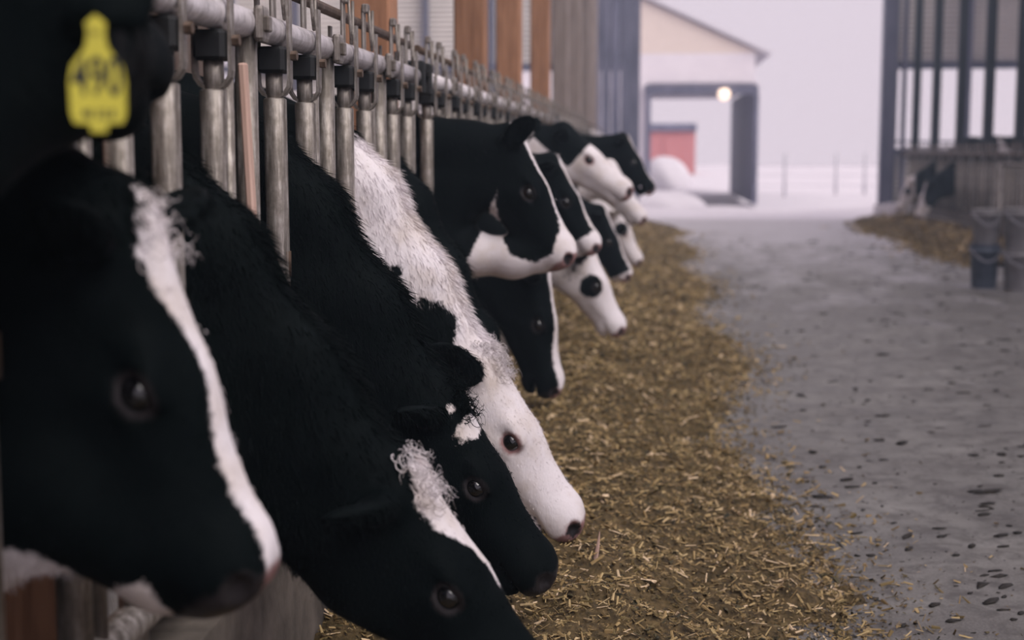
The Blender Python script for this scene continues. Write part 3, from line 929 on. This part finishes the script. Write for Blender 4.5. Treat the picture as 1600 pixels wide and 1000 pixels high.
far = [
 ('black cow with a broad white blaze, head hanging under the framed cheek patch', (-.385, .690), (-.306, .195), mk_blaze(.045, .60), dict(crest=1.08), 7),
 ('black cow with a thin white blaze and pale muzzle, beside the framed cheek patch', (-.390, 1.090), (-.178, .715), mk_blaze(.03, .40), dict(crest=1.15), 8),
 ('white-headed cow with a black cheek spot reaching down to the feed', (-.275, .690), (-.080, .285), mk_white_patch, dict(crest=1.06), 9),
 ('cow with a black forehead and pale lower face raised highest of the far cows', (-.42, 1.25), (-.055, .93), mk_half, dict(crest=1.24), 10),
 ('far black cow with a white stripe lowering its muzzle past the pale faces', (-.250, .80), (-.070, .425), mk_blaze(.03, .44), dict(crest=1.08), 11),
 ('far pale cow with a dark eye patch', (-.215, 1.05), (.010, .715), mk_eyepatch, dict(crest=1.12), 12),
 ('farthest raised black head, close to the left door jamb', (-.150, 1.215), (.060, .870), mk_blaze(.02, .47), dict(crest=1.20), 13),
 ('farthest lowered pale head beyond the row, half hidden in haze', (-.20, .74), (-.02, .36), mk_eyepatch, dict(crest=1.08), 14),
]
for lab, p, n, mk, kw, k in far:
    make_cow(lab, S0 + .63 * k, Cow(p, n, **kw), mk, 20 + k, vox=.013 if k < 9 else .016, hair=3000 if k < 10 else 0)
# cows across the alley, facing this way
cr = Cow((-.36, .70), (-.20, .24), crest=.99)
make_cow('black and white cow lowering its head across the alley behind the pails', 0, cr, mk_blaze(.09, .30), 41, vox=.018, mirror=((3.30, 19.36, 0), PI), group='cows across the alley')
cr2 = Cow((-.33, .72), (-.16, .28), crest=.99)
make_cow('pale cow eating across the alley near the right door jamb', 0, cr2, mk_eyepatch, 44, vox=.018, mirror=((3.30, 20.62, 0), PI), group='cows across the alley')

# yellow tag hanging from the ear of the nearest cow
def ear_tag(loc, rz):
    t = empty('ear_tag', loc, rz); tag(t, 'yellow ear tag numbered 490 hanging from the raised black head', 'ear tag')
    W = .0285
    prof = [(-W * .86, -.040), (-W * .98, -.030), (-W, 0), (-W * .90, .016), (-W * .40, .034), (-W * .32, .046), (-W * .36, .058), (0, .066)]
    prof = prof + [(-x, z) for x, z in reversed(prof[:-1])]
    low = [(W * .32, -.041), (W * .28, -.049), (-W * .28, -.049), (-W * .32, -.041)]
    ring = prof + low
    n = len(ring)
    mb = MB().add([(x, y, z) for y in (-.0012, .0012) for x, z in ring], [tuple(range(n)), tuple(range(2 * n - 1, n - 1, -1))] + [(i, i + n, (i + 1) % n + n, (i + 1) % n) for i in range(n)])
    mb.build('plate', M['tag'], t)
    MB().tube([(0, -.004, .054), (0, .006, .054)], .006, 12).build('stud_button', M['tag'], t)
    for txt, size, z, nm in (('490', .034, .004, 'printed_number'), ('40 12 0', .011, -.031, 'printed_small_line')):
        cu = bpy.data.curves.new(nm, 'FONT'); cu.body = txt; cu.size = size; cu.align_x = 'CENTER'; cu.align_y = 'CENTER'; cu.extrude = .0003; cu.offset = .0004
        ob = bpy.data.objects.new(nm, cu); C.objects.link(ob)
        dg = bpy.context.evaluated_depsgraph_get()
        me = bpy.data.meshes.new_from_object(ob.evaluated_get(dg))
        bpy.data.objects.remove(ob)
        me.materials.clear(); me.materials.append(M['ink'])
        o = inst(nm, me, t, (0, -.0016, z), (PI / 2, 0, 0))
        o.scale = (1.0, 1.55 if size > .02 else 1.0, 1.0)
    return t
ear_tag((-.456, 1.155, 1.176), math.radians(20)).scale = (.80, .80, .84)

# ------------------------------------------------------------------ feed
def feed_height(x, y, side=1):
    """cross-section of the windrow, x measured from the curb into the alley"""
    edge = 1.05 + .11 * np.sin(y * 1.53 - 3.94) + .045 * np.sin(y * 5.3 + 1) + .03 * np.sin(y * 11.3)
    t = np.clip(x / edge, 0, 1)
    h = .115 * (1 - t ** 2.2) * (1 + .18 * np.sin(y * 2.1 + x * 3) + .14 * np.sin(x * 9 + y * 4.7)) + .035 * np.exp(-((t - .40) / .22) ** 2)
    return np.where(t >= 1, -.012, h * (1 - t ** 8))
def lump(x, y):
    return .016 * np.sin(x * 15 + 2 * np.sin(y * 6)) * np.sin(y * 12.7 + 2 * np.sin(x * 5)) + .010 * np.sin(x * 41 + 3 * np.sin(y * 17)) * np.sin(y * 37) + .006 * np.sin(x * 83 + y * 71) + .007 * np.sin(x * 23 - y * 61)

def windrow(name, label, x0, sgn, y0, y1, edge, ny, nx, hs=1.0):
    ys = y0 + (y1 - y0) * np.linspace(0, 1, ny) ** 1.7
    xs = np.linspace(0, 1.42 * edge, nx)
    X, Y = np.meshgrid(xs, ys, indexing='ij')
    Z = feed_height(X / edge, Y) * hs + np.where(feed_height(X / edge, Y) > 0, lump(X, Y), 0)
    V = np.stack([x0 + sgn * X, Y, Z], -1).reshape(-1, 3)
    i = (np.arange(nx - 1)[:, None] * ny + np.arange(ny - 1)[None]).ravel()
    F = np.stack([i, i + ny, i + ny + 1, i + 1], 1)
    if sgn < 0: F = F[:, ::-1]
    o = inst(name, np_mesh(name, V, F, M['feed_bed'], True))
    tag(o, label, 'feed', kind='stuff')
    return o
bed = windrow('feed_pile', 'long windrow of chopped brown silage along the curb', -.67, 1, .5, 21.5, 1.0, 420, 90)
bed2 = windrow('feed_pile', 'brown heap of feed in front of the stalls across the alley', 3.98, -1, 14.0, 23.0, .85, 80, 40, 1.1)

def flakes(name, n, x0, sgn, y0, y1, edge, lo, hi, parent, hs=1.0):
    # denser near the camera, thinning out past the edge of the windrow
    y = y0 * (y1 / y0) ** rng.uniform(0, 1, n)
    eg = edge * (1.05 + .11 * np.sin(y * 1.53 - 3.94))
    x = np.where(rng.uniform(0, 1, n) < .90, rng.uniform(0.0, 1.0, n) * eg, eg * .97 + rng.exponential(.09, n))
    fh = feed_height(x / edge, y) * hs
    z = np.maximum(fh + np.where(fh > 0, lump(x, y), 0), 0) + rng.uniform(0, .006, n) 
    big = rng.uniform(0, 1, n)
    L = lo + (hi - lo) * big ** 5
    L *= np.clip(.55 + y * .16, .75, 2.2)
    W = L * rng.uniform(.18, .75, n) * np.where(big > .86, .35, 1)
    az = rng.uniform(0, 2 * PI, n); el = rng.normal(0, .38, n)
    d = np.stack([np.cos(az) * np.cos(el), np.sin(az) * np.cos(el), np.sin(el)], 1)
    up = np.stack([rng.normal(0, .5, n), rng.normal(0, .5, n), np.ones(n)], 1)
    s = np.cross(d, up); s /= np.linalg.norm(s, axis=1)[:, None]
    m = np.cross(s, d)
    P = np.stack([x0 + sgn * x, y, z + .001], 1)
    a = P - d * L[:, None] / 2; b = P + d * L[:, None] / 2
    ww = s * W[:, None] / 2; tt = m * (W * .35)[:, None]
    V = np.stack([a - ww, a + ww, a + tt, b - ww * .7, b + ww * .7, b + tt * .8], 1).reshape(-1, 3)
    k = (np.arange(n) * 6)[:, None]
    F = np.concatenate([k + [0, 3, 5], k + [0, 5, 2], k + [1, 2, 5], k + [1, 5, 4], k + [0, 1, 4], k + [0, 4, 3], k + [0, 2, 1], k + [3, 4, 5]])
    clump = .5 * np.sin(x * 17 + 3 * np.sin(y * 5.1)) * np.sin(y * 11 + 3 * np.sin(x * 7)) + .5 * np.sin(x * 39 + y * 23) * np.sin(y * 47 - x * 13)
    tone = np.clip(rng.normal(.47, .20, n) + .20 * clump + .22 * (big > .85) + .05 * (x < .5), 0, 1)
    o = inst(name, np_mesh(name, V, F, M['flake'], False, {'tone': np.repeat(tone, 6)}), parent)
    o['kind'] = 'stuff'
    return o
flakes('silage_flakes', 95000, -.67, 1, 1.5, 20.0, 1.0, .007, .036, bed)
flakes('silage_flakes', 5000, 3.98, -1, 14.0, 22.5, .85, .02, .06, bed2, 1.1)
# one tall stalk standing in the feed beside the white nose
o = MB().tube([(0, 0, 0), (.006, 0, .035), (.010, .002, .070)], [.006, .0045, .001], 6).build('feed_stalk', M['pale_pink'], None, loc=(-.118, 3.30, .15))
tag(o, 'single pale stalk standing in the feed beside the white nose', 'stalk')

# ------------------------------------------------------------------ clods on the floor
def clods():
    bm = ico(1, 1); base = np.array([v.co[:] for v in bm.verts]); tri = np.array([[v.index for v in f.verts] for f in bm.faces]); bm.free()
    spots = [(.90, 5.55, .026), (.98, 5.5, .024), (1.19, 3.98, .026), (1.23, 4.0, .02), (1.28, 4.02, .024), (1.35, 3.45, .026), (1.37, 3.4, .02), (1.08, 4.72, .02), (1.12, 4.72, .025), (.86, 4.15, .014), (.74, 4.0, .013), (.57, 4.6, .024), (1.36, 4.9, .026), (1.2, 5.3, .022), (.62, 5.3, .02), (1.25, 3.2, .022), (.95, 3.25, .014), (1.0, 3.05, .012)]
    n = 2200
    y = 2.4 * (18 / 2.4) ** rng.uniform(0, 1, n); x = .45 + rng.uniform(0, 1, n) ** .8 * np.minimum(3.1, .35 * y)
    r = (.0022 + .012 * rng.uniform(0, 1, n) ** 4) * (1 + y * .08)
    for a, b, c in zip(x, y, r): spots.append((a, b, c))
    vs = []; fs = []
    for i, (a, b, c) in enumerate(spots):
        w3 = rng.normal(0, 2.5, 3); s = base * (1 + .35 * np.sin(base @ w3 + i)[:, None] + rng.normal(0, .10, (len(base), 1)))
        an = rng.uniform(0, 6.28); k = rng.uniform(.9, 2.3)
        s = s * [c * k, c * .8, c * rng.uniform(.09, .28)]
        s = np.stack([s[:, 0] * math.cos(an * .2) - s[:, 1] * math.sin(an * .2), s[:, 0] * math.sin(an * .2) + s[:, 1] * math.cos(an * .2), s[:, 2] + c * .12], 1)
        vs.append(s + [a, b, 0]); fs.append(tri + i * len(base))
    o = inst('floor_debris', np_mesh('floor_debris', np.concatenate(vs), np.concatenate(fs), M['manure'], True))
    tag(o, 'dark clods of manure and feed scattered over the concrete', 'debris', kind='stuff')
clods()

# ------------------------------------------------------------------ pails and gate across the alley
def pail(label, loc, mat, r, h, group, band):
    t = empty('pail', loc); tag(t, label, 'pail', group)
    pr = [(r * .80, 0), (r * .84, .006), (r * .97, h * .84), (r * 1.03, h * .84), (r * 1.03, h * .88), (r * .98, h * .88), (r, h * .97), (r * 1.05, h * .97), (r * 1.05, h), (r * .94, h), (r * .90, h * .92)]
    MB().lathe(pr, 28).build('bucket', M[mat], t, True)
    a = [(r * 1.06 * math.cos(x), r * 1.06 * math.sin(x) , h * .90 - .10 * math.sin(x - PI) ** 2) for x in np.linspace(PI, 2 * PI, 14)]
    MB().tube(a, .004, 6).build('wire_handle', M['wire'], t, True)
    for s in (-1, 1):
        MB().tube([(s * r * .96, 0, h * .90), (s * r * 1.09, 0, h * .90)], .016, 10).build('handle_lug', M[mat], t)
    return t
pail('slate blue pail under a grey pail beside the alley', (2.735, 11.92, 0), 'pail_blue', .118, .36, 'stacked pails', 0)
pail('grey pail standing on the slate blue pail', (2.735, 11.92, .36), 'pail_grey', .112, .285, 'stacked pails', 0)
pail('lower grey pail of the stack at the edge of the picture', (2.975, 11.80, 0), 'pail_grey', .125, .33, 'stacked pails', 0)
pail('upper grey pail of the stack at the edge of the picture', (2.975, 11.80, .33), 'pail_grey', .122, .33, 'stacked pails', 0)

g = empty('gate_panel', (3.40, 14.35, 0)); tag(g, 'grey barred gate panel standing behind the pails', 'gate')
for a, b in (((0, 0, .0), (0, 0, 1.0)), ((.46, 0, 0), (.46, 0, 1.0))): MB().tube([a, b], .018, 10).build('frame_post', M['steel'], g, True)
for z in (.12, .98): MB().tube([(0, 0, z), (.46, 0, z)], .018, 10).build('frame_rail', M['steel'], g, True)
GB = MB().tube([(0, 0, .12), (0, 0, .98)], .009, 8).mesh('bar', M['steel'], True)
for k in range(1, 12): inst('bar', GB, g, (.46 * k / 12, 0, 0))
def tub(label, loc, r, h):
    t = empty('calf_tub', loc); tag(t, label, 'tub', 'white tubs at the far stalls')
    MB().lathe([(r * .7, 0), (r * .95, h * .25), (r, h * .6), (r * .98, h), (r * .9, h), (r * .88, h * .6), (r * .6, .03)], 24).build('bowl', M['white_wall'], t, True)
    MB().lathe([(r * .98, h * .97), (r * 1.04, h * .97), (r * 1.04, h * 1.03), (r * .98, h * 1.03)], 24).build('rim', M['white_wall'], t, True)
tub('white round tub at the foot of the right door jamb', (3.70, 22.8, .0), .19, .27)
tub('white round tub beside the pale cow across the alley', (3.72, 21.75, .08), .19, .25)

# ------------------------------------------------------------------ beyond the door: shed, lamp, red shed, snow heap, fence
sh = empty('white_shed', (0, 29.9, 0)); tag(sh, 'white shed with an open passage and tan gable beyond the yard', 'shed')
MB().box((-3.1, .06, 1.55), (6.1, .12, 3.1)).build('front_wall', M['white_wall'], sh)
MB().box((1.04, .06, 2.80), (2.18, .12, .60)).build('front_wall', M['white_wall'], sh)
MB().box((1.03, -.02, 2.36), (2.30, .20, .20), bev=.01).build('header_beam', M['jamb'], sh)
MB().box((-.04, -.02, 1.14), (.11, .20, 2.26), bev=.01).build('jamb', M['jamb'], sh)
MB().box((2.17, -.02, 1.14), (.09, .20, 2.26), bev=.01).build('jamb', M['jamb'], sh)
for k in range(9):
    MB().box((2.20, .65 + 1.02 * k, 1.22), (.06, .86, 2.44), bev=.006).build('side_board', M['jamb'], sh)
MB().box((-.08, 4.6, 1.22), (.06, 9.0, 2.44)).build('side_wall', M['white_wall'], sh)
MB().box((1.05, 4.6, 2.52), (2.3, 9.0, .06)).build('passage_ceiling', M['white_wall'], sh)
gv = [(-6.1, 0, 3.1), (2.2, 0, 3.1), (-1.95, 0, 5.0)]
MB().add([(x, y, z) for y in (.0, .12) for x, _, z in gv], [(0, 1, 2), (5, 4, 3), (0, 3, 4, 1), (1, 4, 5, 2), (2, 5, 3, 0)]).build('gable', M['tan_gable'], sh)
for x0, x1 in ((2.45, -1.95), (-6.35, -1.95)):
    L = math.hypot(x1 - x0, 2.0); an = -math.atan2(2.0, x1 - x0) if x1 > x0 else math.atan2(2.0, x0 - x1)
    MB().box(((x0 + x1) / 2, 4.6, 4.08), (L, 9.4, .05), Matrix.Rotation(an, 3, 'Y')).build('roof_slope', M['snow'], sh)
lp = empty('yard_lamp', (1.50, 29.66, 2.26)); tag(lp, 'glowing round lamp on the shed header beam', 'lamp')
bm = ico(.125, 3); me = bpy.data.meshes.new('globe'); [setattr(f, 'smooth', True) for f in bm.faces]; bm.to_mesh(me); bm.free(); me.materials.append(M['bulb']); inst('globe', me, lp)
MB().lathe([(.05, .07), (.06, .10), (.05, .14), (.02, .15)], 16).build('cap', M['rust'], lp, True)
MB().tube([(0, 0, .14), (0, .13, .14)], .012, 8).build('bracket', M['rust'], lp, True)

rs = empty('red_shed', (.2, 62, .1)); tag(rs, 'small red shed with a grey roof seen through the passage', 'shed')
MB().box((.75, 1.5, .95), (2.0, 3.0, 1.9)).build('wall', M['red_wall'], rs)
MB().box((.75, 1.5, 2.0), (2.1, 3.3, .35), bev=.05).build('roof', M['jamb'], rs)
MB().box((.75, -.02, .8), (.7, .06, 1.6), bev=.01).build('shed_door', M['red_wall'], rs)

def heap(name, c, r, hgt):
    bm = ico(1, 4); v = np.array([p.co[:] for p in bm.verts]); f = np.array([[p.index for p in t.verts] for t in bm.faces]); bm.free()
    k = 1 + .10 * np.sin(v[:, 0] * 3 + 1) * np.sin(v[:, 1] * 2.5) + .03 * np.sin(v[:, 0] * 6 + v[:, 2] * 4)
    v = v * k[:, None]; v[:, 2] = np.maximum(v[:, 2], -.15)
    o = inst(name, np_mesh(name, v * [r[0], r[1], hgt], f, M['snow'], True), None, c)
    return o
tag(heap('snow_heap', (.45, 42.0, .1), (.75, 1.0), .85), 'white snow heap in the passage in front of the red shed', 'snow heap')
tag(heap('snow_heap', (.30, 28.0, -.02), (.8, .7), .36), 'low snow heap in the yard before the white shed opening', 'snow heap')

fe = empty('wire_fence', (0, 36, 0)); tag(fe, 'thin wire fence standing in the snow of the yard', 'fence')
FP = MB().tube([(0, 0, -.1), (0, 0, 1.05)], .03, 8).mesh('fence_post', M['wire'], True)
for x in (3.35, 4.6, 5.3, 6.6, 7.9): inst('fence_post', FP, fe, (x, 0, 0))
for z in (.25, .5, .75): MB().tube([(2.4, 0, z), (9.0, 0, z)], .008, 6).build('fence_wire', M['wire'], fe)

# ------------------------------------------------------------------ dust and breath hanging in the air
HAZE = True
if HAZE:
    m = bpy.data.materials.new('barn_haze'); m.use_nodes = True
    nt = m.node_tree; nt.nodes.clear()
    out = N(nt, 'ShaderNodeOutputMaterial'); vs = N(nt, 'ShaderNodeVolumeScatter')
    vs.inputs['Color'].default_value = (.66, .82, 1.0, 1); vs.inputs['Density'].default_value = .0085; vs.inputs['Anisotropy'].default_value = .45
    nt.links.new(vs.outputs[0], out.inputs['Volume'])
    o = MB().box((.7, 11.4, 2.45), (15.4, 24.6, 4.8)).build('haze', m)
    tag(o, 'cold hazy air inside the barn', kind='structure')
